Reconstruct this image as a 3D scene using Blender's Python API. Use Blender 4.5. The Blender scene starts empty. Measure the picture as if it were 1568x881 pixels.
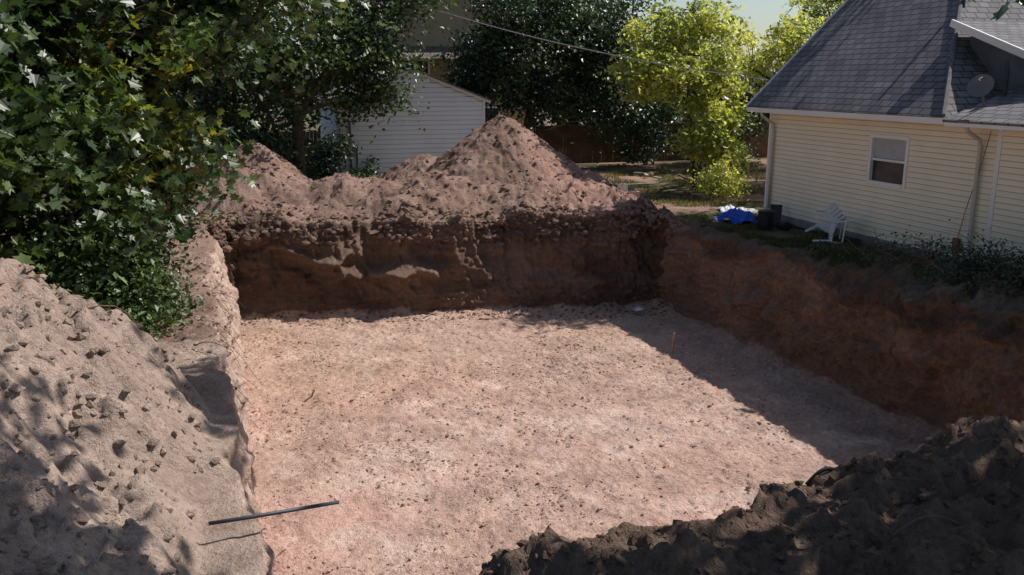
import bpy, math, random
import numpy as np
from mathutils import Vector
rng = np.random.default_rng(7); random.seed(7)
scene = bpy.context.scene
LINK = scene.collection.objects.link

# ------------------------------------------------------------------ helpers
def _hash(ix, iy, iz, s):
    h = (ix*374761393 + iy*668265263 + iz*1440662683 + s*974634777) & 0xffffffff
    h = ((h ^ (h >> 13)) * 1274126177) & 0xffffffff
    h = ((h ^ (h >> 15)) * 2246822519) & 0xffffffff
    return ((h ^ (h >> 16)) & 0xffffff) / float(0xffffff)
def vn(x, y, z=0.0, s=0):
    x = np.asarray(x, float); y = np.asarray(y, float); z = np.asarray(z, float) + 0*x
    fx, fy, fz = np.floor(x), np.floor(y), np.floor(z)
    ix, iy, iz = fx.astype(np.int64), fy.astype(np.int64), fz.astype(np.int64)
    tx, ty, tz = x-fx, y-fy, z-fz
    tx = tx*tx*(3-2*tx); ty = ty*ty*(3-2*ty); tz = tz*tz*(3-2*tz)
    def L(a, b, t): return a+(b-a)*t
    r = []
    for dz in (0, 1):
        a = L(_hash(ix, iy, iz+dz, s), _hash(ix+1, iy, iz+dz, s), tx)
        b = L(_hash(ix, iy+1, iz+dz, s), _hash(ix+1, iy+1, iz+dz, s), tx)
        r.append(L(a, b, ty))
    return L(r[0], r[1], tz)*2-1
def fbm(x, y, z=0.0, o=4, s=0, g=.5):
    t = 0; a = 1
    for k in range(o):
        t = t + a*vn(np.asarray(x)*2.03**k+k*7.3, np.asarray(y)*2.03**k-k*3.1, np.asarray(z)*2.03**k, s+k)
        a *= g
    return t
def ridged(x, y, z=0.0, o=4, s=0, g=.55):
    t = 0; a = 1
    for k in range(o):
        t = t + a*(1-2*np.abs(vn(np.asarray(x)*2.1**k+k*7.3, np.asarray(y)*2.1**k-k*3.1, np.asarray(z)*2.1**k, s+k)))
        a *= g
    return t
def sstep(a, b, x):
    t = np.clip((x-a)/(b-a), 0, 1); return t*t*(3-2*t)

def mesh_np(name, verts, faces_flat, sizes, mats=(), smooth=False, parent=None, midx=None):
    me = bpy.data.meshes.new(name)
    verts = np.asarray(verts, np.float32).reshape(-1, 3)
    faces_flat = np.asarray(faces_flat, np.int32).ravel(); sizes = np.asarray(sizes, np.int32)
    me.vertices.add(len(verts)); me.vertices.foreach_set('co', verts.ravel())
    me.loops.add(len(faces_flat)); me.loops.foreach_set('vertex_index', faces_flat)
    me.polygons.add(len(sizes))
    st = np.zeros(len(sizes), np.int32); st[1:] = np.cumsum(sizes)[:-1]
    me.polygons.foreach_set('loop_start', st)
    me.polygons.foreach_set('use_smooth', np.full(len(sizes), smooth, bool))
    if midx is not None: me.polygons.foreach_set('material_index', np.asarray(midx, np.int32))
    me.update(calc_edges=True); me.validate()
    for m in mats: me.materials.append(m)
    ob = bpy.data.objects.new(name, me); LINK(ob)
    if parent: ob.parent = parent
    return ob
def empty(name, loc=(0, 0, 0)):
    e = bpy.data.objects.new(name, None); e.empty_display_size = .3; LINK(e); e.location = (0, 0, 0); return e

class MB:
    """polygon collector"""
    def __init__(s): s.v = []; s.f = []; s.m = []
    def poly(s, pts, m=0):
        b = len(s.v); s.v += [tuple(p) for p in pts]; s.f.append(list(range(b, b+len(pts)))); s.m.append(m)
    def box(s, x0, x1, y0, y1, z0, z1, m=0):
        b = len(s.v)
        s.v += [(x0,y0,z0),(x1,y0,z0),(x1,y1,z0),(x0,y1,z0),(x0,y0,z1),(x1,y0,z1),(x1,y1,z1),(x0,y1,z1)]
        for f in ((0,3,2,1),(4,5,6,7),(0,1,5,4),(1,2,6,5),(2,3,7,6),(3,0,4,7)):
            s.f.append([b+i for i in f]); s.m.append(m)
    def beam(s, p, q, w, h, m=0):
        p, q = Vector(p), Vector(q); d = (q-p).normalized()
        u = d.cross(Vector((0, 0, 1)))
        if u.length < .01: u = Vector((1, 0, 0))
        u.normalize(); n = u.cross(d)
        b = len(s.v)
        for c in (p, q):
            for a, e in ((-1,-1),(1,-1),(1,1),(-1,1)):
                s.v.append(tuple(c+u*a*w/2+n*e*h/2))
        for f in ((0,1,2,3),(7,6,5,4),(0,4,5,1),(1,5,6,2),(2,6,7,3),(3,7,4,0)):
            s.f.append([b+i for i in f]); s.m.append(m)
    def tube(s, pts, rad, n=7, m=0, cap=True):
        pts = [Vector(p) for p in pts]
        if not hasattr(rad, '__len__'): rad = [rad]*len(pts)
        b = len(s.v); u = None
        for i, p in enumerate(pts):
            d = (pts[min(i+1, len(pts)-1)]-pts[max(i-1, 0)])
            d = d.normalized() if d.length > 1e-6 else Vector((0, 0, 1))
            if u is None:
                u = d.cross(Vector((.3, .2, 1)))
                if u.length < .05: u = d.cross(Vector((1, 0, 0)))
            u = (u-d*u.dot(d)).normalized(); w = d.cross(u)
            for k in range(n):
                a = 2*math.pi*k/n
                s.v.append(tuple(p+(u*math.cos(a)+w*math.sin(a))*rad[i]))
        for i in range(len(pts)-1):
            for k in range(n):
                s.f.append([b+i*n+k, b+i*n+(k+1) % n, b+(i+1)*n+(k+1) % n, b+(i+1)*n+k]); s.m.append(m)
        if cap:
            s.f.append([b+k for k in range(n)][::-1]); s.m.append(m)
            s.f.append([b+(len(pts)-1)*n+k for k in range(n)]); s.m.append(m)
    def build(s, name, mats, parent=None, smooth=False):
        return mesh_np(name, s.v, [i for f in s.f for i in f], [len(f) for f in s.f], mats, smooth, parent, s.m)

# ------------------------------------------------------------------ materials
def newmat(name):
    m = bpy.data.materials.new(name); m.use_nodes = True
    nt = m.node_tree; b = nt.nodes['Principled BSDF']
    return m, nt, b
def N(nt, t, **k):
    n = nt.nodes.new(t)
    for a, v in k.items(): setattr(n, a, v)
    return n
def noise(nt, scale, detail=4, rough=.55, coord='Object'):
    tc = N(nt, 'ShaderNodeTexCoord'); n = N(nt, 'ShaderNodeTexNoise')
    n.inputs['Scale'].default_value = scale; n.inputs['Detail'].default_value = detail; n.inputs['Roughness'].default_value = rough
    nt.links.new(tc.outputs[coord], n.inputs['Vector']); return n
def ramp(nt, src, stops):
    r = N(nt, 'ShaderNodeValToRGB')
    while len(r.color_ramp.elements) < len(stops): r.color_ramp.elements.new(.5)
    for e, (p, c) in zip(r.color_ramp.elements, stops): e.position = p; e.color = (*c, 1)
    nt.links.new(src, r.inputs['Fac']); return r
def simple(name, col, rough=.7, var=.25, scale=6, bump=.0, metal=0, bscale=40, spec=.3):
    m, nt, b = newmat(name)
    n = noise(nt, scale, 3)
    c0 = tuple(c*(1-var) for c in col); c1 = tuple(min(1, c*(1+var*.6)) for c in col)
    r = ramp(nt, n.outputs['Fac'], [(.3, c0), (.7, c1)])
    nt.links.new(r.outputs['Color'], b.inputs['Base Color'])
    b.inputs['Roughness'].default_value = rough; b.inputs['Metallic'].default_value = metal
    b.inputs['Specular IOR Level'].default_value = spec
    if bump:
        n2 = noise(nt, bscale, 2); bp = N(nt, 'ShaderNodeBump'); bp.inputs['Strength'].default_value = bump; bp.inputs['Distance'].default_value = .01
        nt.links.new(n2.outputs['Fac'], bp.inputs['Height']); nt.links.new(bp.outputs['Normal'], b.inputs['Normal'])
    return m
def leafmat(name, stops, trans=.35, clump=.5):
    m, nt, b = newmat(name)
    g = N(nt, 'ShaderNodeNewGeometry')
    r = ramp(nt, g.outputs['Random Per Island'], stops)
    n = noise(nt, clump, 1)
    rr = ramp(nt, n.outputs['Fac'], [(.3, (.5, .55, .55)), (.7, (1.35, 1.25, 1.0))])
    mx = N(nt, 'ShaderNodeMix', data_type='RGBA', blend_type='MULTIPLY'); mx.inputs['Factor'].default_value = 1
    nt.links.new(r.outputs['Color'], mx.inputs[6]); nt.links.new(rr.outputs['Color'], mx.inputs[7])
    nt.links.new(mx.outputs[2], b.inputs['Base Color'])
    b.inputs['Roughness'].default_value = .42; b.inputs['Specular IOR Level'].default_value = .6
    t = N(nt, 'ShaderNodeBsdfTranslucent')
    m2 = N(nt, 'ShaderNodeMix', data_type='RGBA', blend_type='MULTIPLY'); m2.inputs['Factor'].default_value = 1
    nt.links.new(mx.outputs[2], m2.inputs[6]); m2.inputs[7].default_value = (1.5, 1.6, .85, 1)
    nt.links.new(m2.outputs[2], t.inputs['Color'])
    ms = N(nt, 'ShaderNodeMixShader'); ms.inputs[0].default_value = trans
    out = nt.nodes['Material Output']
    nt.links.new(b.outputs[0], ms.inputs[1]); nt.links.new(t.outputs[0], ms.inputs[2]); nt.links.new(ms.outputs[0], out.inputs['Surface'])
    return m

def soil_mat(name, attr=True, col=(.3, .2, .15)):
    m, nt, b = newmat(name)
    n1 = noise(nt, 1.3, 3, .65); n2 = noise(nt, 13, 4, .72)
    r1 = ramp(nt, n1.outputs['Fac'], [(.3, (.80, .79, .79)), (.7, (1.18, 1.18, 1.17))])
    r2 = ramp(nt, n2.outputs['Fac'], [(.28, (.70, .67, .66)), (.5, (1, 1, 1)), (.72, (1.22, 1.22, 1.22))])
    if attr:
        a = N(nt, 'ShaderNodeAttribute', attribute_name='Col'); src = a.outputs['Color']
    else:
        g = N(nt, 'ShaderNodeNewGeometry')
        rr = ramp(nt, g.outputs['Random Per Island'], [(0, tuple(c*.75 for c in col)), (1, tuple(c*1.2 for c in col))]); src = rr.outputs['Color']
    for r in ((r1, r2) if attr else (r2,)):
        mx = N(nt, 'ShaderNodeMix', data_type='RGBA', blend_type='MULTIPLY'); mx.inputs['Factor'].default_value = 1
        nt.links.new(src, mx.inputs[6]); nt.links.new(r.outputs['Color'], mx.inputs[7]); src = mx.outputs[2]
    nt.links.new(src, b.inputs['Base Color'])
    b.inputs['Roughness'].default_value = 1; b.inputs['Specular IOR Level'].default_value = .08
    n3 = noise(nt, 22, 4, .75)
    b1 = N(nt, 'ShaderNodeBump'); b1.inputs['Strength'].default_value = 1; b1.inputs['Distance'].default_value = .065
    nt.links.new(n3.outputs['Fac'], b1.inputs['Height']); nt.links.new(b1.outputs['Normal'], b.inputs['Normal'])
    return m
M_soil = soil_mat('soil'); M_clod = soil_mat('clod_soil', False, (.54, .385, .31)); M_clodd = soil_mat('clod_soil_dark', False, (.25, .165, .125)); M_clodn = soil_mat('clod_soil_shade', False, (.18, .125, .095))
M_clodl = soil_mat('clod_soil_tan', False, (.39, .295, .235))

# ------------------------------------------------------------------ terrain
FLOOR = -2.3; Y0 = 6.0
def WR(y): return np.interp(y, [5.5, 21.6], [11.7, 11.0])
def YF(x): return 23.62 - .225*np.clip(x, -3, 16)
def ground(x, y):
    def cone(cx, cy, H, s, r=.5, ex=1., ey=1.):
        d = np.sqrt(((x-cx)*ex)**2+((y-cy)*ey)**2+r*r)-r
        return H-s*d
    rough = .20*fbm(x*.9, y*.9, 3.1, 4, 11)
    yf = YF(x)
    peaks = np.maximum.reduce([
        cone(8.4, 27.4, 2.62, .74, .25)+.28*rough, cone(6.2, 28.6, 1.35, .6, .5)+.7*rough,
        cone(.75, 28.3, 1.85, .85, .35)+rough*.7, cone(-.9, 29, 1.1, .5, .6)+rough,
        cone(5.6, 25.2, .95, .5, .6)+rough, cone(10.3, 24.8, .55, .45, .6)+rough])
    inx = sstep(-5.5, -2.0, x)*(1-sstep(10.6, 12.2, x))
    berm = (.12+.70*sstep(.8, 3.0, y-yf)*(1-sstep(4.0, 7.5, y-yf)) + rough*1.2)*inx*sstep(-.6, .3, y-yf)*(1-sstep(5., 9., y-yf))
    back = np.maximum(np.maximum(peaks, berm), 0)
    back = np.where(y > yf-.8, back, 0)
    lm = .12+.74*(-.35-x)+.30*fbm(x*.8, y*.8, 0, 4, 21)
    lm = np.minimum(lm, 1.72+.28*fbm(x*.7, y*.7, 0, 3, 25))
    lm = lm-.75*np.maximum(0, y-11.0+.5*(x+2))-.5*np.maximum(0, 2.0-y)-.6*np.maximum(0, -5.5-x)
    lm = np.where(x < 2.5, np.maximum(lm, 0), 0)*(1-sstep(.2, 1.2, x))
    crest = np.interp(x, [1.0, 1.6, 2.1, 3.0, 3.6, 4.2, 5.2, 6.2, 8, 11, 14], [0, .26, .46, .52, .52, .60, .70, .82, 1.05, 1.1, .3])
    rm = crest*(1-sstep(.3, 2.8, np.abs(y-4.6)))*1.05+crest*.16*fbm(x*1.6, y*1.6, 0, 4, 31)*1.3
    rm = np.maximum(rm, 0)*(1-sstep(6.5, 7.5, y))
    rb = .35*sstep(11.3, 12.6, x)*(1-sstep(12, 18, y))*sstep(6.0, 9, y)*(1-sstep(13.2, 14, x))
    lp = .15*sstep(-6, -1, -np.abs(x+2.5))*sstep(8, 14, y)*(1-sstep(22, 26, y))
    base = .04*fbm(x*.35, y*.35, 0, 3, 41)
    return base+np.maximum(np.maximum(back, lm), rm)+rb+lp
def spaced(dense, step, far, grow=1.16):
    o = list(np.arange(step, dense, step)); s = step
    while o[-1] < far: s *= grow; o.append(o[-1]+s)
    return np.array(o)
NW = 64
def axis(dl, sl, dr, sr, ni, farl, farr):
    ol = spaced(dl, sl, farl)[::-1]; orr = spaced(dr, sr, farr)
    w = np.linspace(0, 1, NW)
    f = np.concatenate([0*ol, 0*w, np.linspace(0, 1, ni)[1:-1], 0*w+1, 0*orr+1])
    off = np.concatenate([-ol, 0*w, np.zeros(ni-2), 0*w, orr])
    a = np.concatenate([0*ol, w, np.ones(ni-2), w[::-1], 0*orr])
    side = np.concatenate([-1+0*ol, -1+0*w, np.zeros(ni-2), 1+0*w, 1+0*orr])
    return f, off, a, side
fu, ou, au, su = axis(5.5, .042, 2.5, .05, 340, 320, 350)
fv, ov, av, sv = axis(4.2, .042, 8.0, .055, 500, 80, 450)
U = len(fu); V = len(fv)
f_, o_, a_, s_ = [np.broadcast_to(q[None, :], (V, U)) for q in (fu, ou, au, su)]
g_, p_, b_, t_ = [np.broadcast_to(q[:, None], (V, U)) for q in (fv, ov, av, sv)]
x = f_*11.3+o_; y = Y0+g_*16+p_
for _ in range(4):
    yc = np.clip(y, 5.5, 24)
    bl = np.interp(yc, [6, 8.5, 12, 18], [-.05, .03, .38, .5])
    edge = .12*fbm(y*.9, 0*y, 0, 5, 51, .6)
    lat = (1-a_)
    xo = np.where(s_ < 0, -lat*(bl+edge), 0)+np.where(s_ > 0, lat*(.5+edge*2.0), 0)
    x = f_*WR(yc)+o_+xo
    edge2 = .14*fbm(x*.9, 0*x+5, 0, 5, 52, .6)
    lat2 = (1-b_)
    yo = np.where(t_ > 0, lat2*(.72+edge2*1.7), 0)-np.where(t_ < 0, lat2*(.3+edge2), 0)
    y = Y0+g_*(YF(x)-Y0)+p_+yo
ins = a_*b_
fl = FLOOR+.05*fbm(x*.5, y*.5, 0, 3, 61)
fl = fl+.034*fbm(x*2.6, y*2.6, 0, 3, 62)+.036*np.maximum(0, fbm(x*8, y*8, 0, 2, 63)-.05)+.014*vn(x*17, y*17, 0, 66)
dfar = YF(x)-y
fl = fl+.06*sstep(.35, 0, dfar)*(1+.9*fbm(x*2.2, y*2.2, 0, 3, 64))*sstep(0, .2, ins)+.12*sstep(.5, 0, WR(np.clip(y, 5.5, 24))-x)
gr = ground(x, y)
soil = np.clip(gr/.4, 0, 1)
dist = np.sqrt(x*x+y*y)
nearfade = 1-sstep(35, 60, dist)
lump = fbm(x*3.2, y*3.2, 0, 4, 71); l2 = np.maximum(0, fbm(x*8, y*8, 0, 3, 72)); l3 = fbm(x*14, y*14, 0, 2, 73)
near = (y < 14)
edgez = sstep(.9, .0, np.minimum(np.maximum(x-WR(np.clip(y, 5.5, 24))-.4, 0)+(y > 24), 1.))*(x > 10.5)
gr = gr+nearfade*(soil*(.045*lump+.04*l2+.022*l3*near+.045*l2*near)+(.015*lump)+.08*edgez*(lump+l2))
gr = gr+nearfade*.07*soil*near*np.maximum(0, ridged(x*1.8, y*1.8, 0, 3, 74)-.4)
rd = np.arctan2(y-27.4, x-8.4); rr_ = np.hypot(x-8.4, y-27.4)
gr = gr-nearfade*.05*(rr_ < 4)*sstep(.2, 1, rr_)*(y > 20)*np.maximum(0, fbm(rd*7, rr_*.5, 0, 3, 75))*soil
z = gr*(1-ins)+fl*ins
wl = (a_ > 0)*(b_ > 0)*(ins > 0)*(ins < 1)
wamt = np.clip(np.sin(np.pi*np.clip(ins, 0, 1)), 0, 1)**.4
q = x+y
chunk = fbm(q*.9, z*1.5, x*.4, 4, 81, .55)
rg = ridged(q*1.6, z*1.8, x*.3, 4, 86, .6)-.6
rib = np.maximum(0, fbm(q*3.6, z*.8, 2, 3, 82))
strat = fbm(q*.35, z*6.5, 0, 3, 87)
fine = fbm(q*11, z*11, 0, 2, 88)
dis = wamt*(.13*chunk+.11*np.maximum(0, rg)+.10*rib+.03*strat+.028*fine)
topd = -.25+.22*fbm(q*1.1, 0*x, 0, 4, 84)
lip = sstep(topd-.12, topd+.05, z)*wl*(1+1.1*np.maximum(0, fbm(q*4, z*4, 0, 3, 89)))
ledge = np.exp(-((z-(-1.30+.16*fbm(x*.8, 0*x, 0, 3, 85)))/.13)**2)*wl*sstep(.8, 1.8, x)*(1-sstep(4.2, 5.6, x))
ledge2 = np.exp(-((z-(-.75+.2*fbm(x*.9, 0*x, 0, 3, 97)))/.10)**2)*wl*sstep(.2, 1., x)*(1-sstep(2.2, 3.4, x))
ismaxx = (t_ > 0)*sstep(0, .05, 1-b_)
y2 = y-ismaxx*wl*(dis*1.2+.17*lip*np.clip(.6+fbm(q*.6, 0*x, 0, 2, 96), 0, 1.4)+(.46*ledge+.36*ledge2)*np.clip(1+.9*chunk, 0, 2))+(t_ < 0)*wl*dis
isl = (s_ < 0)*(1-a_ > 0)*wl; isr = (s_ > 0)*(1-a_ > 0)*wl
x2 = x+isl*(dis*.7)-isr*(dis*1.7+.12*lip)
P = np.stack([x2, y2, z], -1)
def C(*c): return np.array(c)[None, None, :]
def mixc(c, d, t): return c+(d-c)*np.clip(t, 0, 1)[..., None]
nz = fbm(x*.45, y*.45, 0, 4, 91); nz2 = fbm(x*1.7, y*1.7, 0, 4, 92)
cf = mixc(C(.64, .445, .365), C(.52, .35, .28), .5+.6*nz)
cf = mixc(cf, C(.66, .405, .33), sstep(-.1, .6, fbm(x*.3+4, y*.3, 0, 3, 93))*.6)
cf = mixc(cf, C(.78, .60, .51), sstep(.1, .9, nz2)*.6)
cf = mixc(cf, C(.56, .39, .285)+0*cf, sstep(13, 20, y)*.55)
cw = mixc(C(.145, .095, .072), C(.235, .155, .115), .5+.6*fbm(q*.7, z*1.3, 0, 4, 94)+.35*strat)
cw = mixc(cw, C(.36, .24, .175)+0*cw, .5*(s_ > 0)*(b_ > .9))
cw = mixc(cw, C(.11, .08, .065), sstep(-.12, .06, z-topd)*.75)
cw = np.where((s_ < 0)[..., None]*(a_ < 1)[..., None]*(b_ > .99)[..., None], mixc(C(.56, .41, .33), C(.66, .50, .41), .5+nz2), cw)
cg = mixc(C(.085, .09, .04), C(.20, .165, .10), .5+.9*nz2)
ch = mixc(C(.27, .175, .135), C(.37, .25, .20), .5+.7*nz2)
ch = mixc(ch, C(.46, .28, .22), (y > 20)*sstep(8.0, 9.5, x)*.8)  # sunlit right face of the back heap painted lighter and pinker
cl = mixc(C(.40, .30, .245), C(.51, .39, .32), .5+.7*nz2)
ch = np.where((y < 13)[..., None], cl, ch)
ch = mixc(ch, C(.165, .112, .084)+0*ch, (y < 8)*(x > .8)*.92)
soilm = np.maximum(sstep(.03, .2, gr+.05*nz2), (x > -1.6)*(x < 12.2)*(y < YF(x)+1.4)*(y > 3))
soilm = np.maximum(soilm, sstep(-4.5, -3, x)*(x < 5)*sstep(3, 8, y)*(1-sstep(27, 30, y)))
soilm = np.maximum(soilm, sstep(11, 12, x)*(y > 21.5)*sstep(-.2, .2, fbm(x*.6, y*.6, 0, 3, 98))*.8)
soilm = soilm*(1-sstep(11.9, 12.3, x+.3*nz2)*(y < 21.5))
co = mixc(cg, ch, soilm)
co = mixc(co, C(.12, .09, .06)+0*co, sstep(11.2, 11.7, x)*(y < 21.5)*(1-sstep(12.2, 13, x))*.7)
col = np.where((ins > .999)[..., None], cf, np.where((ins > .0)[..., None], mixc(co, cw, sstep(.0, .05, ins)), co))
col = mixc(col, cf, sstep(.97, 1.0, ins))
idx = np.arange(U*V).reshape(V, U)
quads = np.stack([idx[:-1, :-1], idx[:-1, 1:], idx[1:, 1:], idx[1:, :-1]], -1).reshape(-1, 4)
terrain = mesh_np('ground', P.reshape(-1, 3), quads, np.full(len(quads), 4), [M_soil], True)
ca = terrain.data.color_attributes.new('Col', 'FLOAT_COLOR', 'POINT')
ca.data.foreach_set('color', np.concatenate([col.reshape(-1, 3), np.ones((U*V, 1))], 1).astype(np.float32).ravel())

# ------------------------------------------------------------------ clods scattered over the soil
PI = (1+5**.5)/2
ico = np.array([(-1,PI,0),(1,PI,0),(-1,-PI,0),(1,-PI,0),(0,-1,PI),(0,1,PI),(0,-1,-PI),(0,1,-PI),(PI,0,-1),(PI,0,1),(-PI,0,-1),(-PI,0,1)])/1.9
icf = np.array([(0,11,5),(0,5,1),(0,1,7),(0,7,10),(0,10,11),(1,5,9),(5,11,4),(11,10,2),(10,7,6),(7,1,8),(3,9,4),(3,4,2),(3,2,6),(3,6,8),(3,8,9),(4,9,5),(2,4,11),(6,2,10),(8,6,7),(9,8,1)])
e1 = P[:-1, 1:]-P[:-1, :-1]; e2 = P[1:, :-1]-P[:-1, :-1]
area = np.linalg.norm(np.cross(e1, e2), axis=-1)
def scatter(name, mask, n, smin, smax, powr, mat):
    w = (area*mask[:-1, :-1]).ravel(); w = w/w.sum()
    ids = rng.choice(len(w), n, p=w); j, i = ids//(U-1), ids % (U-1)
    r1 = rng.random((n, 1)); r2 = rng.random((n, 1))
    c = P[j, i]+e1[j, i]*r1+e2[j, i]*r2
    s = smin+(smax-smin)*rng.random(n)**powr
    v = ico[None]*(1+.30*rng.normal(size=(n, 12, 1)))*(s[:, None, None])*(.7+.6*rng.random((n, 1, 3)))
    a = rng.random(n)*6.28; ca_, sa_ = np.cos(a)[:, None], np.sin(a)[:, None]
    v = np.stack([v[..., 0]*ca_-v[..., 1]*sa_, v[..., 0]*sa_+v[..., 1]*ca_, v[..., 2]*.7], -1)+c[:, None, :]
    f = icf[None]+(np.arange(n)*12)[:, None, None]
    return mesh_np(name, v.reshape(-1, 3), f.reshape(-1), np.full(n*20, 3), [mat], False)
mfloor = (ins > .99)*(y > 7.5)*(.2+np.clip(.35+1.3*fbm(x*.8, y*.8, 0, 3, 101), 0, 2))
scatter('dirt_clods', mfloor, 20000, .007, .038, 5, M_clod)
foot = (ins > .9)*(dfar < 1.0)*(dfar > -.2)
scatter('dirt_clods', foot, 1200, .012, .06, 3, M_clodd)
heapm = (gr > .12)*(ins < .2)*(y > 21)*(y < 33)*(x > -6)*(x < 13)
scatter('dirt_clods', heapm, 9000, .010, .08, 7, M_clodd)
lefm = (gr > .1)*(ins < .5)*(y > 4)*(y < 20)*(x < .5)*(x > -6)
scatter('dirt_clods', lefm, 14000, .005, .06, 5, M_clodl)
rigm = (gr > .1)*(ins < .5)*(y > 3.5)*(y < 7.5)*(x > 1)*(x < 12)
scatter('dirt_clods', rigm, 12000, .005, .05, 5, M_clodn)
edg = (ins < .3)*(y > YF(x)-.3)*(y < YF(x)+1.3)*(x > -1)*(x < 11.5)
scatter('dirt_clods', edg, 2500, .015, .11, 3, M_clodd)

# ------------------------------------------------------------------ foliage
def leaf_template(kind):
    if kind == 'rhomb':
        v = [(0,0,0),(-.32,.45,.10),(0,1,0),(.32,.45,.10)]; f = [(0,2,1),(0,3,2)]
    elif kind == 'maple':
        L = [(0,.05,0),(.30,.0,.03),(.28,.22,.06),(.58,.38,.12),(.34,.48,.07),(.40,.80,.08),(.16,.66,.03),(0,1.0,-.03)]
        v = L+[(-a, b, c) for a, b, c in L[1:-1]]
        f = [tuple(range(8)), (0, 7, 13, 12, 11, 10, 9, 8)]
    return np.array(v, float)-np.array([0, .5, 0]), f
def leaves(name, pos, size, kind, mats, parent, up=.6, midx=None):
    T, F = leaf_template(kind); n = len(pos); k = len(T)
    nrm = rng.normal(size=(n, 3)); nrm /= np.linalg.norm(nrm, axis=1)[:, None]; nrm[:, 2] = np.abs(nrm[:, 2])*.6+up
    nrm /= np.linalg.norm(nrm, axis=1)[:, None]
    t = rng.normal(size=(n, 3)); t[:, 2] -= .7
    t -= nrm*(t*nrm).sum(1)[:, None]; t /= np.linalg.norm(t, axis=1)[:, None]
    b = np.cross(t, nrm); s = size*(.6+.8*rng.random(n))
    v = (T[None, :, 0, None]*b[:, None]+T[None, :, 1, None]*t[:, None]+T[None, :, 2, None]*nrm[:, None])*s[:, None, None]+pos[:, None]
    fl_ = np.array([i for f in F for i in f]); sz = np.array([len(f) for f in F])
    faces = (fl_[None]+(np.arange(n)*k)[:, None]).ravel(); sizes = np.tile(sz, n)
    mi = None if midx is None else np.repeat(midx, len(F))
    return mesh_np(name, v.reshape(-1, 3), faces, sizes, mats, False, parent, mi)
def blob_clusters(blobs):
    out = []
    for (c, r, n) in blobs:
        c = np.array(c, float); r = np.array(r, float) if hasattr(r, '__len__') else np.array([r]*3, float)
        d = rng.normal(size=(n, 3)); d /= np.linalg.norm(d, axis=1)[:, None]
        rad = (.35+.65*rng.random(n)**.5)*(1+.18*rng.normal(size=n))
        out.append(c+d*r*rad[:, None])
    return np.concatenate(out)
def curve_pts(p, q, n=5, wob=.12):
    p = np.array(p, float); q = np.array(q, float); L = np.linalg.norm(q-p); o = []
    k1 = rng.normal(size=3)*wob*L
    for i in range(n):
        t = i/(n-1); o.append(p+(q-p)*t+k1*math.sin(math.pi*t)+np.array([0, 0, .12*L*math.sin(math.pi*t)]))
    return o
def tree(name, base, blobs, per, crad, size, kind, lmat, bark, trunk_r=.18, top=None, yellow=None, gaps=.9, gap_t=-.22):
    e = empty(name)
    cl = blob_clusters(blobs)
    cl = cl[cl[:, 2] > .15]
    if gaps: cl = cl[vn(cl[:, 0]*gaps, cl[:, 1]*gaps, cl[:, 2]*gaps*1.3, 5) > gap_t]
    w = MB(); base = np.array(base, float)
    cs = [np.array(b[0], float) for b in blobs]
    mb = cs[0] if top is None else np.array(top, float)
    n = 9; tp = []
    for i in range(n):
        t = i/(n-1); tp.append(base+(mb-base)*t+np.array([.12*math.sin(4*t+base[0]), .1*math.cos(5*t), 0])*t*2)
    w.tube(tp, [trunk_r*(1.25 if i == 0 else 1-.65*i/(n-1)) for i in range(n)], 10)
    roots = []
    for c in cs:
        st = tp[random.randint(4, 7)]
        cp = curve_pts(st, c, 6, .1); w.tube(cp, [trunk_r*.5*(1-.75*i/5) for i in range(6)], 7); roots += cp[2:]
    R = np.array(roots+tp[4:])
    for c in cl:
        i = np.argmin(((R-c)**2).sum(1)+rng.random(len(R))*.6)
        cp = curve_pts(R[i], c, 4, .1); w.tube(cp, [trunk_r*.13+.006, trunk_r*.1+.004, trunk_r*.06+.003, .003], 4, cap=False)
    w.build('trunk', [bark], e, True)
    cr = crad*(.45+1.1*rng.random(len(cl)))
    npts = rng.poisson(per*(cr/crad)**1.5); tot = int(npts.sum())
    cid = np.repeat(np.arange(len(cl)), npts)
    d = rng.normal(size=(tot, 3))*np.array([1, 1, .62])
    pos = cl[cid]+d*cr[cid][:, None]*.62
    pos[:, 2] -= .25*(d[:, 0]**2+d[:, 1]**2)*cr[cid]*.25
    pos = pos[pos[:, 2] > .05]
    mats = [lmat]; mi = None
    if yellow:
        mats = [lmat, yellow[0]]; mi = np.zeros(len(pos), int)
        for c, r in yellow[1]:
            near_ = ((pos-np.array(c))**2).sum(1) < (r*(1+.3*rng.random(len(pos))))**2
            mi[near_ & (rng.random(len(pos)) < yellow[2])] = 1
    leaves('foliage', pos, size, kind, mats, e, .45, mi)
    return e
M_bark = simple('bark', (.10, .075, .055), .95, .4, 9, .8)
L_dark = leafmat('leaf_dark', [(0, (.022, .045, .024)), (.6, (.042, .078, .038)), (1, (.08, .125, .06))], .22)
L_mid = leafmat('leaf_mid', [(0, (.030, .058, .024)), (.5, (.062, .108, .044)), (1, (.12, .175, .07))], .3)
L_brt = leafmat('leaf_bright', [(0, (.22, .26, .07)), (.5, (.42, .44, .15)), (1, (.66, .64, .28))], .48)
L_yel = leafmat('leaf_yellow', [(0, (.12, .16, .04)), (.6, (.24, .25, .06)), (.93, (.36, .29, .06)), (1, (.42, .18, .05))], .42)
L_far = leafmat('leaf_far', [(0, (.02, .038, .02)), (1, (.055, .09, .042))], .2, .25)

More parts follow.
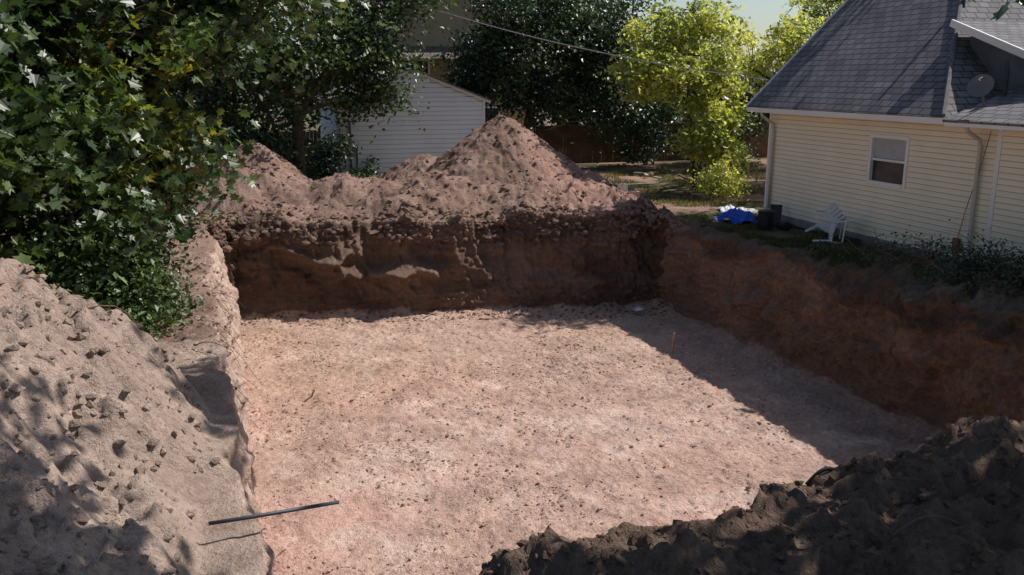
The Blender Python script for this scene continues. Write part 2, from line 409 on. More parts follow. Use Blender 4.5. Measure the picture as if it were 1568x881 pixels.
tree('maple_tree', (-4.6, 15.5, 0), [((-4.2, 15.0, 4.6), (3.0, 2.4, 2.6), 130), ((-1.9, 16.3, 4.6), (1.7, 1.8, 1.7), 70), ((-2.2, 17, 2.6), (1.6, 1.8, 1.3), 55),
      ((-6.5, 17, 6), (3, 3, 3), 70), ((-.7, 17.6, 5.8), (1.8, 1.6, 1.2), 50), ((-3.2, 14.5, 2.2), (1.7, 1.5, 1.5), 60), ((-6.5, 14, 2.5), (2.5, 2, 2.3), 50)],
     115, .55, .18, 'maple', L_mid, M_bark, .2, yellow=(L_yel, [((-1.5, 15.8, 3.3), 1.3), ((-2.0, 15.5, 2.2), 1.0), ((-1.0, 16, 4.4), .7)], .5))
tree('maple_tree', (-5.4, 9.5, 0), [((-4.7, 10.2, 4.3), (1.9, 1.5, 1.7), 75), ((-3.5, 10.6, 5.2), (1.0, 1.0, .8), 24), ((-3.9, 10.6, 2.9), (1.0, 1.0, .7), 26)],
     100, .45, .17, 'maple', L_dark, M_bark, .14)
tree('elm_shrub', (-2.2, 15.3, 0), [((-2.0, 14.8, .95), (1.0, .9, .85), 60), ((-1.35, 14.6, .45), (.6, .7, .5), 34), ((-1.7, 16.0, 1.5), (.9, .9, .7), 30), ((-2.7, 13.7, 1.0), (.8, .7, .8), 34), ((-1.5, 13.6, .25), (.55, .6, .35), 20)],
     110, .36, .10, 'rhomb', L_mid, M_bark, .05)
tree('elm_tree', (2.2, 30.6, 0), [((2.6, 30.5, 5.2), (2.4, 2.0, 2.5), 115), ((.2, 31, 3.6), (2.0, 1.8, 2.4), 90), ((4.7, 30.3, 4.9), (1.2, 1.2, 1.1), 40), ((4.4, 30.2, 3.1), (.9, .9, .5), 20),
      ((-2.2, 31, 3.6), (2.2, 2, 3), 80), ((6.0, 31, 7.0), (2.0, 1.5, 1.0), 46), ((1.2, 30.5, 1.4), (1.3, 1, .9), 30)], 105, .62, .17, 'rhomb', L_mid, M_bark, .24)
tree('elm_tree', (12.0, 36.0, 0), [((12.3, 35.5, 5.6), (3.0, 2.4, 2.7), 140), ((15.2, 35.5, 5.0), (2.0, 2, 2.2), 80), ((10.3, 35, 4.4), (1.4, 1.3, 1.6), 50), ((13.5, 35, 3.1), (2.0, 1.4, .9), 50), ((16.6, 35.5, 2.6), (1.6, 1.3, 1.4), 50)],
     110, .65, .18, 'rhomb', L_dark, M_bark, .28)
tree('locust_tree', (15.6, 27.6, 0), [((14.6, 27, 4.6), (2.1, 1.6, 1.2), 80), ((13.4, 26.8, 3.8), (1.1, 1.1, .6), 30), ((15.7, 26.8, 3.2), (1.3, 1.2, .9), 44), ((15.3, 26.3, 1.9), (.9, .8, 1.0), 36), ((15.1, 27, 5.7), (1.0, 1, .5), 20)],
     95, .40, .17, 'rhomb', L_brt, M_bark, .12, gaps=1.3, gap_t=-.15)
tree('locust_tree', (23.5, 34.5, 0), [((23.5, 34, 5.0), (2.8, 2, 1.5), 70), ((20.3, 34.5, 4.2), (1.6, 1.4, 1.3), 40), ((26.5, 34.5, 6.6), (2.4, 2, 1.5), 50)],
     90, .5, .19, 'rhomb', L_brt, M_bark, .15, gaps=1.2)
tree('unseen_shade_ash', (24.5, 27.0, 0), [((24.5, 27, 7.5), (3.4, 3.4, 2.6), 140), ((25, 23.0, 8.0), (2.4, 2.2, 2.0), 60), ((19.0, 22.4, 10.4), (1.9, .9, .6), 26)], 70, .7, .24, 'rhomb', L_mid, M_bark, .25)  # out of view behind the house, added to shade the yard and pit floor
tree('shade_tree', (9.6, -1.5, 0), [((12.0, 3.0, 8.4), (4.6, 3.6, 2.6), 230), ((5.5, 5.4, 9.2), (2.3, 2.3, 1.3), 115), ((7.9, 11.7, 9.6), (1.1, .8, .7), 22), ((7.45, 6.95, 4.97), (.22, .22, .14), 3), ((8.5, 3.6, 7), (2, 2, 1.5), 40)],
     80, .6, .2, 'maple', L_mid, M_bark, .35, top=(10.4, 1.5, 7.4), gap_t=-.4)

bx = []
for k in range(150):
    X = -45+105*rng.random(); Yb = 46+12*rng.random()
    a = X/Yb
    if -.0 < a-.19 < .08 and Yb < 53: continue
    top = 13 if a < .43 else (4.0 if a < .74 else 6)
    top *= (.75+.35*rng.random())
    bx.append(((X, Yb, top*.5), (2.8, 2.2, top*.5), 26))
cl = blob_clusters(bx); cl = cl[cl[:, 2] > .2]
cid = np.repeat(np.arange(len(cl)), 26)
pos = cl[cid]+rng.normal(size=(len(cid), 3))*np.array([.55, .55, .4])
leaves('distant_trees', pos, .42, 'rhomb', [L_far], None, .4)

tree('lilac_bush', (-4, 31, 0), [((-4, 31, 1.5), (2.6, 1.4, 1.5), 80), ((-8, 30, 2.5), (3, 2, 2.6), 80)], 90, .5, .16, 'rhomb', L_dark, M_bark, .05)
tree('lilac_bush', (3.7, 32.2, 0), [((3.7, 32.2, .9), (.8, .4, .8), 26), ((4.7, 32.4, .6), (.5, .3, .5), 10)], 80, .4, .14, 'rhomb', L_dark, M_bark, .03)
tree('lilac_bush', (14.5, 25.0, 0), [((14.9, 24.8, .6), (.6, .5, .55), 16), ((15.6, 25.4, .5), (.5, .5, .5), 10)], 80, .32, .10, 'rhomb', L_brt, M_bark, .03)
tree('lilac_bush', (18.0, 36.4, 0), [((18, 36.4, 1.0), (1.6, .7, 1.0), 40), ((22, 36.2, 1.3), (2.2, .7, 1.2), 50), ((11.2, 36.6, .8), (1.2, .5, .8), 24)], 80, .5, .16, 'rhomb', L_dark, M_bark, .04)
tree('weed_bush', (12.9, 12.2, .1), [((12.9, 12.4, .45), (.6, 1.5, .32), 40), ((12.6, 10.8, .6), (.6, .9, .35), 26), ((12.1, 12.4, .1), (.3, 1.6, .35), 54), ((12.0, 15.6, .0), (.25, 1.3, .22), 26)], 70, .3, .07, 'rhomb', L_dark, M_bark, .02)

def grass(name, n, fn, h, mat, w=.006):
    p = fn(n); n = len(p); zz = ground(p[:, 0], p[:, 1])
    a = rng.random(n)*6.28; hh = h*(.4+.9*rng.random(n)); l = rng.normal(size=(n, 2))*hh[:, None]*.4
    b = np.stack([p[:, 0], p[:, 1], zz-.01], 1); d = np.stack([np.cos(a), np.sin(a), 0*a], 1)*w
    tip = b+np.stack([l[:, 0], l[:, 1], hh], 1); mid = b+np.stack([l[:, 0]*.3, l[:, 1]*.3, hh*.55], 1)
    v = np.stack([b-d, b+d, mid+d*.8, tip, mid-d*.8], 1)
    f = (np.arange(5)[None]+(np.arange(n)*5)[:, None]).ravel()
    return mesh_np(name, v.reshape(-1, 3), f, np.full(n, 5), [mat])
L_grs = leafmat('grass_blade', [(0, (.04, .065, .025)), (.55, (.08, .10, .04)), (1, (.26, .21, .12))], .25)
L_dry = leafmat('grass_dry', [(0, (.07, .08, .035)), (.5, (.16, .15, .07)), (1, (.34, .28, .16))], .25)
def gA(n):
    yv = 7+15*rng.random(n); xv = 11.75+2.4*rng.random(n)**1.2; k = fbm(xv*1.4, yv*1.4, 0, 3, 7) > -.05+.5*sstep(12.4, 11.7, xv)
    return np.stack([xv, yv], 1)[k]
grass('grass', 46000, gA, .11, L_grs)
def gB(n):
    p = np.stack([11.6+14*rng.random(n), 22.6+13*rng.random(n)], 1); return p[fbm(p[:, 0]*.8, p[:, 1]*.8, 0, 3, 9) > .0]
grass('grass', 50000, gB, .09, L_dry, .012)
def gC(n):
    xv = -1.5-4*rng.random(n); yv = 13+14*rng.random(n); k = fbm(xv, yv, 0, 3, 8) > .0
    return np.stack([xv, yv], 1)[k]
grass('grass', 14000, gC, .16, L_grs, .008)

# ------------------------------------------------------------------ buildings
def siding_mat(name, col):
    m, nt, b = newmat(name)
    n = noise(nt, 1.2, 4); r = ramp(nt, n.outputs['Fac'], [(.25, tuple(c*.90 for c in col)), (.7, col)])
    nt.links.new(r.outputs['Color'], b.inputs['Base Color']); b.inputs['Roughness'].default_value = .55
    return m
M_cream = siding_mat('cream_siding', (.93, .83, .63)); M_creamlapshade = siding_mat('cream_lap_shade', (.45, .39, .29)); M_white = siding_mat('white_siding', (.84, .86, .90)); M_whitelapshade = siding_mat('white_lap_shade', (.30, .31, .33)); M_trim = siding_mat('white_trim', (.84, .82, .78))  # darker siding pair: shadow lines under the laps put into the colour
M_glass, nt, b = newmat('window_glass'); b.inputs['Roughness'].default_value = .08
nn = noise(nt, 2, 2); rr = ramp(nt, nn.outputs['Fac'], [(.3, (.015, .018, .02)), (.7, (.05, .055, .06))]); nt.links.new(rr.outputs['Color'], b.inputs['Base Color'])
M_blind = simple('window_blind', (.42, .43, .45), .5, .1)
def shingle(name, col):
    m, nt, b = newmat(name)
    uv = N(nt, 'ShaderNodeUVMap'); br = N(nt, 'ShaderNodeTexBrick')
    nt.links.new(uv.outputs[0], br.inputs['Vector'])
    br.inputs['Scale'].default_value = 1; br.inputs['Brick Width'].default_value = .31; br.inputs['Row Height'].default_value = .19
    br.inputs['Mortar Size'].default_value = .016; br.inputs['Mortar Smooth'].default_value = .2; br.inputs['Bias'].default_value = 0
    br.inputs['Color1'].default_value = (*[c*.78 for c in col], 1); br.inputs['Color2'].default_value = (*[c*1.15 for c in col], 1); br.inputs['Mortar'].default_value = (*[c*.25 for c in col], 1)
    n = noise(nt, 1.2, 4); r = ramp(nt, n.outputs['Fac'], [(.3, (.72, .72, .75)), (.7, (1.2, 1.16, 1.12))])
    mx = N(nt, 'ShaderNodeMix', data_type='RGBA', blend_type='MULTIPLY'); mx.inputs['Factor'].default_value = 1
    nt.links.new(br.outputs['Color'], mx.inputs[6]); nt.links.new(r.outputs['Color'], mx.inputs[7]); nt.links.new(mx.outputs[2], b.inputs['Base Color'])
    bp = N(nt, 'ShaderNodeBump'); bp.inputs['Strength'].default_value = .8; bp.inputs['Distance'].default_value = .02; bp.invert = True
    nt.links.new(br.outputs['Fac'], bp.inputs['Height']); nt.links.new(bp.outputs['Normal'], b.inputs['Normal']); b.inputs['Roughness'].default_value = .9
    return m
M_roof = shingle('roof_shingle', (.175, .168, .178)); M_roof2 = shingle('brown_shingle', (.16, .12, .10))
def roof_slab(name, pts, mat, parent, th=.05):
    pts = [Vector(p) for p in pts]; u = (pts[1]-pts[0]).normalized(); n = u.cross(pts[2]-pts[0]).normalized()
    if n.z < 0: pts = [pts[0]]+pts[1:][::-1]; n = -n
    w = n.cross(u).normalized()
    k = len(pts); vs = pts+[p-n*th for p in pts]
    fs = [list(range(k)), list(range(k, 2*k))[::-1]]+[[i, k+i, k+(i+1) % k, (i+1) % k] for i in range(k)]
    ob = mesh_np(name, [tuple(v) for v in vs], [i for f in fs for i in f], [len(f) for f in fs], [mat], False, parent)
    uvl = ob.data.uv_layers.new(name='UVMap')
    o = pts[0]
    for l in ob.data.loops:
        p = Vector(ob.data.vertices[l.vertex_index].co)-o; uvl.data[l.index].uv = (p.dot(u)+50, p.dot(w)+50)
    return ob
def siding(mb, axis_, const, out, a0, a1, z0, z1, lap=.115, holes=(), top=None, m=0):
    k = int(round((z1-z0)/lap))
    for i in range(k):
        za = z0+i*lap; zb = za+lap
        segs = [(a0, a1)]
        for (h0, h1, hz0, hz1) in holes:
            if zb > hz0+.001 and za < hz1-.001:
                ns = []
                for s0, s1 in segs:
                    if h0 > s0: ns.append((s0, min(h0, s1)))
                    if h1 < s1: ns.append((max(h1, s0), s1))
                segs = ns
        for s0, s1 in segs:
            if top:
                lo, hi = top(zb); s0, s1 = max(s0, lo), min(s1, hi)
                if s1-s0 < .02: continue
            def q(a, z, d): return (const+out*d, a, z) if axis_ == 'x' else (a, const+out*d, z)
            mb.poly([q(s0, za, .026), q(s1, za, .026), q(s1, zb-.014, .008), q(s0, zb-.014, .008)], m)
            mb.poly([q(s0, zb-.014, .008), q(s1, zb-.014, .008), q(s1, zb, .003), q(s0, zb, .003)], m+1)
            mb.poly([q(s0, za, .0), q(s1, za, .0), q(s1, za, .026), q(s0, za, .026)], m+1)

H = empty('clapboard_house')
WX = 14.2; lap = .115
w = MB()
wz0 = .2+lap*11; wz1 = .2+lap*20
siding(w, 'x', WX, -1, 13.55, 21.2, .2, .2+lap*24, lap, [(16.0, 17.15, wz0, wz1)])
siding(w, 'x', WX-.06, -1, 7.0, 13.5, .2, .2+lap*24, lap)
w.box(WX+.02, WX+.1, 7, 16.0, .0, 2.96); w.box(WX+.02, WX+.1, 17.15, 21.2, .0, 2.96); w.box(WX+.02, WX+.1, 16.0, 17.15, 0, wz0); w.box(WX+.02, WX+.1, 16.0, 17.15, wz1, 2.96)
w.box(WX+.1, 22.2, 7.0, 7.1, 0, 2.96); w.box(WX+.1, 22.2, 21.1, 21.2, 0, 2.96); w.box(22.2, 22.3, 7, 21.2, 0, 2.96)
w.poly([(WX, 21.19, 2.96), (22.2, 21.19, 2.96), (18.2, 21.19, 7.0)])
w.build('walls', [M_cream, M_creamlapshade], H)
t = MB()
t.box(WX-.04, WX+.05, 21.2, 21.28, .15, 2.96); t.box(WX-.095, WX-.0, 13.46, 13.56, .15, 2.96)
t.box(13.72, WX+.02, 14.5, 21.6, 2.965, 2.995); t.box(13.72, WX+.02, 7, 14.49, 2.935, 2.965)
t.box(13.66, 13.715, 14.5, 21.62, 2.90, 3.03)
t.box(13.64, 13.715, 7.0, 14.46, 2.87, 2.985)
for pts in ([(13.66, 21.62, 3.0), (18.2, 21.62, 7.31)], [(18.2, 21.62, 7.31), (22.74, 21.62, 3.0)]): t.beam(*pts, .04, .16)
t.build('trim', [M_trim], H)
f = MB(); f.box(WX-.06, WX+.0, 7, 21.2, 0, .19); f.build('foundation', [simple('concrete', (.32, .3, .28), .9, .2, 5, .3)], H)
g = MB(); y0, y1 = 16.0, 17.15
g.box(WX-.045, WX+.04, y0-.05, y0+.03, wz0-.05, wz1+.05); g.box(WX-.045, WX+.04, y1-.03, y1+.05, wz0-.05, wz1+.05)
g.box(WX-.045, WX+.04, y0+.031, y1-.031, wz1-.03, wz1+.05); g.box(WX-.055, WX+.04, y0+.031, y1-.031, wz0-.05, wz0+.03)
zm = (wz0+wz1)/2; g.box(WX-.01, WX+.04, y0+.031, y1-.031, zm-.025, zm+.025)
g.build('window_frame', [M_trim], H)
g = MB(); g.box(WX+.045, WX+.06, y0, y1, wz0, zm); g.build('window_lower_sash', [M_glass], H)
g = MB(); g.box(WX+.045, WX+.06, y0, y1, zm+.001, wz1); g.build('window_upper_sash', [M_blind], H)
roof_slab('roof_main', [(13.64, 14.54, 3.04), (13.64, 21.66, 3.04), (18.2, 21.66, 7.37), (18.2, 19.1, 7.37)], M_roof, H)
roof_slab('roof_back', [(22.76, 14.54, 3.04), (22.76, 21.66, 3.04), (18.2, 21.66, 7.37), (18.2, 19.1, 7.37)], M_roof, H)
roof_slab('roof_hip', [(13.68, 14.52, 3.04), (22.72, 14.52, 3.04), (18.2, 19.08, 7.37)], M_roof, H)
roof_slab('roof_wing', [(13.62, 6.8, 2.99), (13.62, 14.5, 2.99), (15.6, 14.5, 3.68), (15.6, 6.8, 3.68)], M_roof, H)
w = MB(); w.poly([(15.6, 16.05, 3.4), (15.6, 12.0, 3.4), (15.6, 12.0, 3.48), (15.6, 16.05, 4.90)]); w.box(15.63, 22, 12, 12.1, 0, 3.45)
w.build('dormer_wall', [simple('dark_siding', (.15, .15, .16), .8, .2, 3)], H)
roof_slab('roof_dormer', [(15.3, 16.25, 5.02), (19.5, 16.25, 5.02), (19.5, 11.5, 3.33), (15.3, 11.5, 3.33)], M_roof, H)
t = MB(); t.beam((15.27, 16.3, 4.97), (15.27, 11.45, 3.25), .05, .15); t.build('dormer_fascia', [M_trim], H)
t = MB(); t.tube([(14.95, 14.35, 3.3), (14.95, 14.35, 4.15)], .05, 10); t.tube([(16.2, 17.0, 5.2), (16.2, 17.0, 5.95)], .05, 10)
t.build('vent_pipe', [simple('vent_metal', (.06, .06, .065), .6)], H)
hp = MB(); hp.tube([(13.66, 14.53, 3.07), (18.2, 19.09, 7.40)], .05, 6); hp.build('hip_cap', [simple('hip_shingle', (.15, .145, .155), .9)], H)
M_spout = siding_mat('downspout_metal', (.55, .50, .42))
d = MB()
d.tube([(13.7, 13.95, 2.9), (13.75, 13.95, 2.78), (14.06, 13.95, 2.62), (14.10, 13.95, 2.5), (14.11, 13.95, .35), (13.95, 13.95, .18)], .042, 8)
d.tube([(13.7, 21.0, 2.9), (13.75, 21.0, 2.8), (14.1, 21.0, 2.6), (14.12, 21.0, 2.4), (14.12, 21.0, .3)], .04, 8)
d.build('downspout', [M_spout], H, True)
d = MB(); d.tube([(14.07, 13.7, 2.8), (14.1, 13.9, 2.0), (14.12, 14.15, 1.2), (14.13, 14.3, .5)], .008, 5)
d.box(14.08, 14.16, 14.22, 14.36, .35, .6); d.build('cable', [simple('cable_orange', (.3, .12, .06), .7)], H)
S = MB(); c = Vector((14.15, 14.15, 3.62)); ax = Vector((-.75, -.35, .45)).normalized(); u = ax.cross(Vector((0, 0, 1))).normalized(); v = ax.cross(u)
for i in range(6):
    r = .25*i/5
    for k in range(20):
        a = k/20*6.283; S.v.append(tuple(c+(u*math.cos(a)+v*math.sin(a))*r+ax*(r*r*1.1)))
for i in range(5):
    for k in range(20): S.f.append([i*20+k, i*20+(k+1) % 20, (i+1)*20+(k+1) % 20, (i+1)*20+k]); S.m.append(0)
S.tube([c, c-ax*.08, Vector((14.3, 14.2, 3.3)), Vector((14.3, 14.2, 3.15))], .02, 6); S.tube([c-v*.24, c+ax*.3], .01, 5); S.box(c.x-.25, c.x-.19, c.y-.15, c.y-.09, c.z+.1, c.z+.15)
S.build('satellite_dish', [simple('dish_grey', (.16, .16, .17), .5, .1)], H, True)

G = empty('white_garage'); w = MB()
sl = (4.05-3.0)/2.75
def gtop(zb):
    if zb < 3.0: return (3.9, 9.4)
    k = (zb-3.0)/sl; return (3.9+k, 9.4-k)
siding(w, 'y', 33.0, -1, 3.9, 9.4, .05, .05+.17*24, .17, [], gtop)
w.poly([(3.9, 33.02, 0), (9.4, 33.02, 0), (9.4, 33.02, 2.98), (6.65, 33.02, 4.03), (3.9, 33.02, 2.98)])
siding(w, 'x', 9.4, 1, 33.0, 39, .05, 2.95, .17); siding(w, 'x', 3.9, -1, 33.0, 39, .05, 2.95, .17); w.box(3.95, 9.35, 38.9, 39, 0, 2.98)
w.box(9.3, 9.39, 33.03, 38.8, 0, 2.95); w.box(3.91, 4.0, 33.03, 38.8, 0, 2.95)
w.build('walls', [M_white, M_whitelapshade], G)
t = MB(); t.beam((3.65, 32.9, 2.93), (6.65, 32.9, 4.09), .05, .13); t.beam((6.65, 32.9, 4.09), (9.65, 32.9, 2.93), .05, .13)
t.box(9.36, 9.44, 32.94, 32.97, .05, 2.95)
t.build('trim', [M_white], G)
t = MB(); t.box(4.28, 4.36, 32.90, 32.965, .05, 2.3); t.box(4.5, 4.58, 32.92, 32.965, .6, 1.4); t.build('conduit', [simple('grey_conduit', (.13, .13, .14), .7)], G)
roof_slab('roof_right', [(9.7, 32.8, 2.98), (9.7, 39.2, 2.98), (6.65, 39.2, 4.16), (6.65, 32.8, 4.16)], M_roof, G)
roof_slab('roof_left', [(3.6, 32.8, 2.98), (3.6, 39.2, 2.98), (6.65, 39.2, 4.16), (6.65, 32.8, 4.16)], M_roof, G)

B = empty('stucco_house'); w = MB()
M_tan = simple('tan_stucco', (.36, .27, .17), .9, .15, 2)
w.box(7.0, 15.0, 44.0, 51.0, 0, 6.0); w.poly([(7, 43.99, 6.0), (15, 43.99, 6.0), (11, 43.99, 8.6)]); w.build('walls', [M_tan], B)
roof_slab('roof_left', [(6.5, 43.4, 5.75), (6.5, 51.5, 5.75), (11, 51.5, 8.75), (11, 43.4, 8.75)], M_roof2, B)
roof_slab('roof_right', [(15.5, 43.4, 5.75), (15.5, 51.5, 5.75), (11, 51.5, 8.75), (11, 43.4, 8.75)], M_roof2, B)
roof_slab('porch_roof', [(6.6, 42.4, 4.7), (15.2, 42.4, 4.7), (15.2, 43.98, 5.3), (6.6, 43.98, 5.3)], M_roof2, B)
w = MB()
for X in (8.6, 12.2):
    for z0 in (1.0, 3.3): w.box(X, X+1.1, 43.95, 43.985, z0, z0+1.3, 0); w.box(X-.1, X+1.2, 43.96, 43.98, z0-.1, z0+1.4, 1)
w.build('windows', [M_glass, M_trim], B)

Fm = simple('fence_wood', (.15, .09, .055), .9, .35, 3, .4); w = MB(); X = 9.6
while X < 34:
    h = 1.75+random.uniform(-.03, .03); w.box(X, X+.135, 37.5, 37.52, .03, h); X += .142+random.uniform(0, .006)
for zz in (.4, 1.4): w.box(9.6, 34, 37.53, 37.57, zz, zz+.09)
w.build('wooden_fence', [Fm])
w = MB(); X = -20
while X < 3.5:
    h = 1.75+random.uniform(-.03, .03); w.box(X, X+.135, 36.5, 36.52, .03, h); X += .145
w.build('wooden_fence', [Fm])

# ------------------------------------------------------------------ small things
def gz(x_, y_): return float(ground(np.array([x_]), np.array([y_]))[0])
M_wood = simple('raw_wood', (.42, .31, .19), .85, .25, 12, .3)
w = MB(); w.tube([(-.36, 7.22, .17), (.0, 7.3, .135), (.74, 7.42, .10)], .017, 10); w.build('metal_pipe', [simple('pipe_steel', (.07, .075, .09), .5, .2, 20, metal=.2)], None, True)
w = MB(); w.beam((9.3, 17.2, FLOOR-.1), (9.33, 17.2, FLOOR+.5), .04, .04); w.build('survey_stake', [M_wood])
w = MB(); w.beam((1.25, 16.9, FLOOR-.02), (1.3, 16.7, FLOOR+.22), .03, .03); w.build('survey_stake', [M_wood])
w = MB(); w.beam((8.0, 10.6, FLOOR+.05), (8.55, 10.1, FLOOR+.06), .09, .03); w.build('wood_board', [M_wood])
w = MB()
def stick(p, q, r, m=0):
    cp = curve_pts(p, q, 7, .07); w.tube(cp, [r*(1-.6*i/6) for i in range(7)], 6)
for _ in range(110):
    X, Y = 12.1+1.3*random.random(), 9.5+6.1*random.random(); Z = gz(X, Y)+.1
    a = random.uniform(0, 6.28); L = random.uniform(.4, 1.3); stick((X, Y, Z), (X+L*math.cos(a)*.5, Y+L*math.sin(a), Z+random.uniform(.05, .5)), random.uniform(.005, .014))
w.build('brush_pile', [simple('dead_wood', (.13, .10, .08), .9)])
w = MB()
for a, b_2 in [((4.6, 5.4), (5.0, 5.15)), ((5.6, 5.3), (6.2, 5.1)), ((4.3, 4.6), (4.7, 4.45)), ((-1.6, 10.2), (-1.0, 10.9)), ((-.6, 12.6), (-.1, 12.2))]:
    za, zb = gz(*a), gz(*b_2); stick((*a, za+.06), (*b_2, zb+.07), .009)
for k in range(20):
    Y = 11+8*random.random(); stick((-.45, Y, -.05-.3*random.random()), (-.1+.3*random.random(), Y+random.uniform(-.3, .3), -.3-random.random()*.6), .006)
w.build('tree_roots', [simple('root_wood', (.17, .12, .085), .9)])
w = MB(); hp_ = []
for i in range(14):
    t_ = i/13; hp_.append((4.45+.36*t_, 5.80-.05*t_, gz(4.45+.36*t_, 5.78)+.0+.09*math.sin(math.pi*t_)))
w.tube(hp_, .018, 9); w.build('tree_root', [simple('dark_root', (.05, .04, .035), .8)], None, True)
w = MB(); cx, cy = 10.1, 20.7
for k in range(7):
    a = k*.9; w.poly([(cx+.16*math.cos(a), cy+.1*math.sin(a), FLOOR+.10), (cx+.2*math.cos(a+1), cy+.12*math.sin(a+1), FLOOR+.12), (cx+.03, cy, FLOOR+.2+.03*math.sin(k))])
w.build('plastic_bag', [simple('bag_plastic', (.75, .8, .9), .5, .1)])
M_pl = simple('white_plastic', (.80, .81, .83), .4, .08)
def chair(name, loc, rot):
    w = MB()
    w.box(-.23, .23, -.22, .22, .40, .43)
    for i in range(5): X = -.2+i*.1; w.beam((X, .22, .43), (X*1.1, .33, .86), .06, .018)
    w.beam((-.25, .33, .87), (.25, .33, .87), .03, .06)
    for sx in (-1, 1):
        w.beam((sx*.22, -.22, .41), (sx*.27, -.27, 0), .05, .04); w.beam((sx*.22, .22, .41), (sx*.27, .30, 0), .05, .04)
        w.beam((sx*.25, -.24, .40), (sx*.27, -.24, .64), .04, .04); w.beam((sx*.27, -.26, .65), (sx*.26, .3, .66), .06, .025)
    o = w.build(name, [M_pl]); o.location = loc; o.rotation_euler = rot; return o
chair('plastic_chair', (13.1, 17.6, .3), (math.radians(95), math.radians(10), math.radians(60)))
chair('plastic_chair', (13.5, 17.9, .28), (math.radians(80), math.radians(-25), math.radians(120)))
w = MB()
w.tube([(13.2, 19.7, .0), (13.2, 19.7, .42), (13.2, 19.7, .44)], [.17, .21, .23], 14); w.tube([(13.2, 19.7, .44), (13.2, 19.7, .47)], [.23, .18], 14)
w.tube([(13.5, 19.2, .1), (13.5, 19.5, .1)], .12, 12); w.beam((13.6, 19.9, .02), (13.9, 20.3, .5), .3, .03)
w.build('trash_bin', [simple('black_plastic', (.03, .03, .035), .5)], None)
def drape(name, cx, cy, rx, ry, h, mat, sd):
    n = 40; g_2 = np.linspace(-1, 1, n); X, Y = np.meshgrid(g_2, g_2)
    Z = h*np.clip(1.15-np.sqrt(X**2*1.1+Y**2), 0, 1)**.6+.07*fbm(X*3, Y*3, 0, 4, sd)+.03
    v = np.stack([cx+X*rx*(1+.2*fbm(Y*2, X, 0, 2, sd)), cy+Y*ry*(1+.2*fbm(X*2, Y, 0, 2, sd+3)), Z], -1); i = np.arange(n*n).reshape(n, n)
    q = np.stack([i[:-1, :-1], i[:-1, 1:], i[1:, 1:], i[1:, :-1]], -1).reshape(-1, 4); return mesh_np(name, v.reshape(-1, 3), q, np.full(len(q), 4), [mat])
drape('blue_tarp', 13.1, 20.9, .40, .45, .32, simple('tarp_blue', (.02, .09, .55), .45, .3, 3), 5)
drape('white_sheet', 13.9, 22.4, .5, .5, .12, simple('sheet_white', (.7, .72, .74), .5, .1), 6)
w = MB(); M_con = simple('block_concrete', (.42, .36, .32), .9, .2, 8, .4)
for (X, Y, a) in ((11.4, 24.8, .3), (11.9, 25.0, -.4), (11.6, 25.3, .1), (12.5, 26.5, .9)):
    u = Vector((math.cos(a), math.sin(a), 0)); zb = gz(X, Y)+.15
    for k in (-1, 0, 1): w.beam(Vector((X, Y, zb))+u*k*.17-Vector((0, 0, .15)), Vector((X, Y, zb))+u*k*.17+Vector((0, 0, .15)), .04, .2)
    for s in (-1, 1):
        n_ = Vector((-u.y, u.x, 0))*.1*s; w.beam(Vector((X, Y, zb))-u*.2+n_, Vector((X, Y, zb))+u*.2+n_, .035, .3)
w.build('concrete_blocks', [M_con])
w = MB(); c = (19.0, 33.0)
w.box(c[0]-.7, c[0]+.7, c[1]-.4, c[1]+.4, .45, .5, 0); w.box(c[0]-.7, c[0]-.66, c[1]-.4, c[1]+.4, .5, .95, 0); w.box(c[0]+.66, c[0]+.7, c[1]-.4, c[1]+.4, .5, .95, 0)
w.box(c[0]-.66, c[0]+.66, c[1]-.4, c[1]-.36, .5, .95, 0); w.box(c[0]-.66, c[0]+.66, c[1]+.36, c[1]+.4, .5, .95, 0); w.tube([(c[0]-.5, c[1]-.52, .25), (c[0]-.5, c[1]-.44, .25)], .25, 14, 1); w.tube([(c[0]+.5, c[1]-.52, .25), (c[0]+.5, c[1]-.44, .25)], .25, 14, 1)
w.box(c[0]-.5, c[0]+.5, c[1]-.3, c[1]+.3, .51, 1.15, 1)
w.build('garden_cart', [simple('red_paint', (.28, .04, .03), .5), simple('rubber', (.03, .03, .03), .8)])
w = MB()
w.box(18.0, 19.2, 29.2, 30.0, .70, .74)
for a in ((18.1, 29.3), (19.1, 29.3), (18.1, 29.9), (19.1, 29.9)): w.beam((*a, 0), (*a, .7), .06, .06)
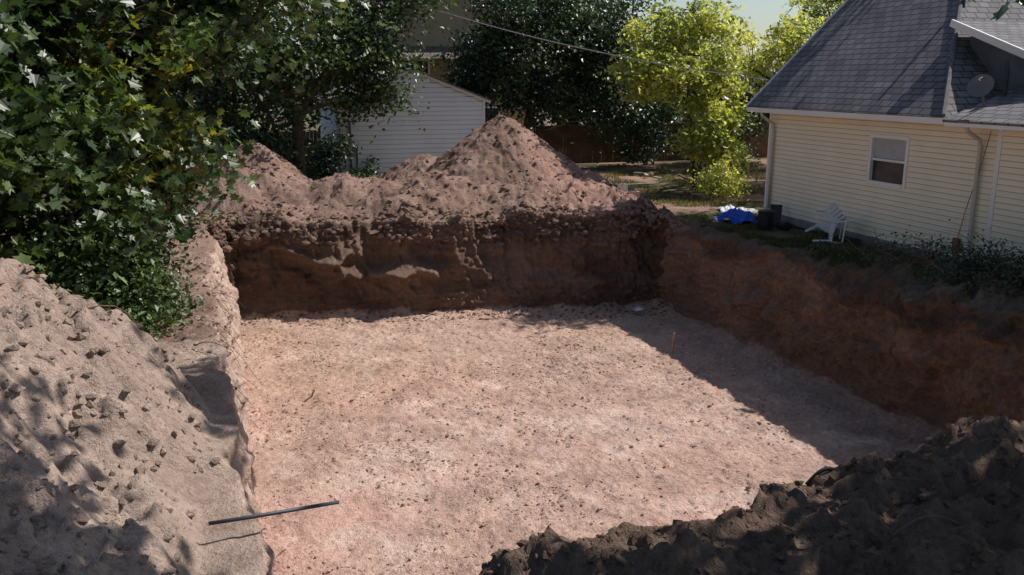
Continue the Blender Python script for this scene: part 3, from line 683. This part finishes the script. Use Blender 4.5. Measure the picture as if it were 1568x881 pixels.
w.build('patio_table', [M_wood])
w = MB()
for k in range(16):
    X, Y = 12.5+5*random.random(), 25+8*random.random(); a = random.uniform(0, 3.1); L = random.uniform(.3, 1.2)
    w.beam((X, Y, .06+.1*random.random()), (X+L*math.cos(a), Y+L*math.sin(a), .06+.1*random.random()), .12, .05, random.choice((1, 1, 2)))
w.build('scrap_lumber', [M_wood, Fm, M_con])
w = MB(); pts = []
E0, E1 = (14.25, 21.6, 3.75), (4.0, 34.5, 7.6)
for i in range(30):
    t_ = i/29; pts.append(tuple(E0[k]+(E1[k]-E0[k])*t_ for k in range(2))+(E0[2]+(E1[2]-E0[2])*t_-1.9*t_*(1-t_),))
w.tube(pts, .014, 5); w.build('power_line', [simple('wire', (.55, .55, .56), .5)])

# ------------------------------------------------------------------ light, sky, camera
az, el = math.radians(6), math.radians(49.5)
S = Vector((math.cos(el)*math.cos(az), math.cos(el)*math.sin(az), math.sin(el)))
sun = bpy.data.lights.new('sun', 'SUN'); sun.energy = 5.0; sun.angle = math.radians(.5); sun.color = (1, .95, .90)
so = bpy.data.objects.new('sun', sun); LINK(so); so.rotation_euler = S.to_track_quat('Z', 'Y').to_euler()
wd = bpy.data.worlds.new('World'); scene.world = wd; wd.use_nodes = True; nt = wd.node_tree
sk = nt.nodes.new('ShaderNodeTexSky'); sk.sky_type = 'NISHITA'; sk.sun_disc = False; sk.sun_elevation = el; sk.sun_rotation = math.radians(84); sk.air_density = 1.0; sk.dust_density = 1.0
bg = nt.nodes['Background']; bg.inputs['Strength'].default_value = .098; nt.links.new(sk.outputs[0], bg.inputs['Color'])
cam = bpy.data.cameras.new('camera'); cam.sensor_width = 36; cam.lens = 31.18; cam.clip_end = 2000; cam.clip_start = .05
co_ = bpy.data.objects.new('camera', cam); LINK(co_); co_.location = (0, 0, 3.8); co_.rotation_euler = (math.radians(76.7), 0, math.radians(-17.7)); scene.camera = co_
scene.view_settings.view_transform = 'Standard'; scene.view_settings.look = 'None'; scene.view_settings.exposure = 0
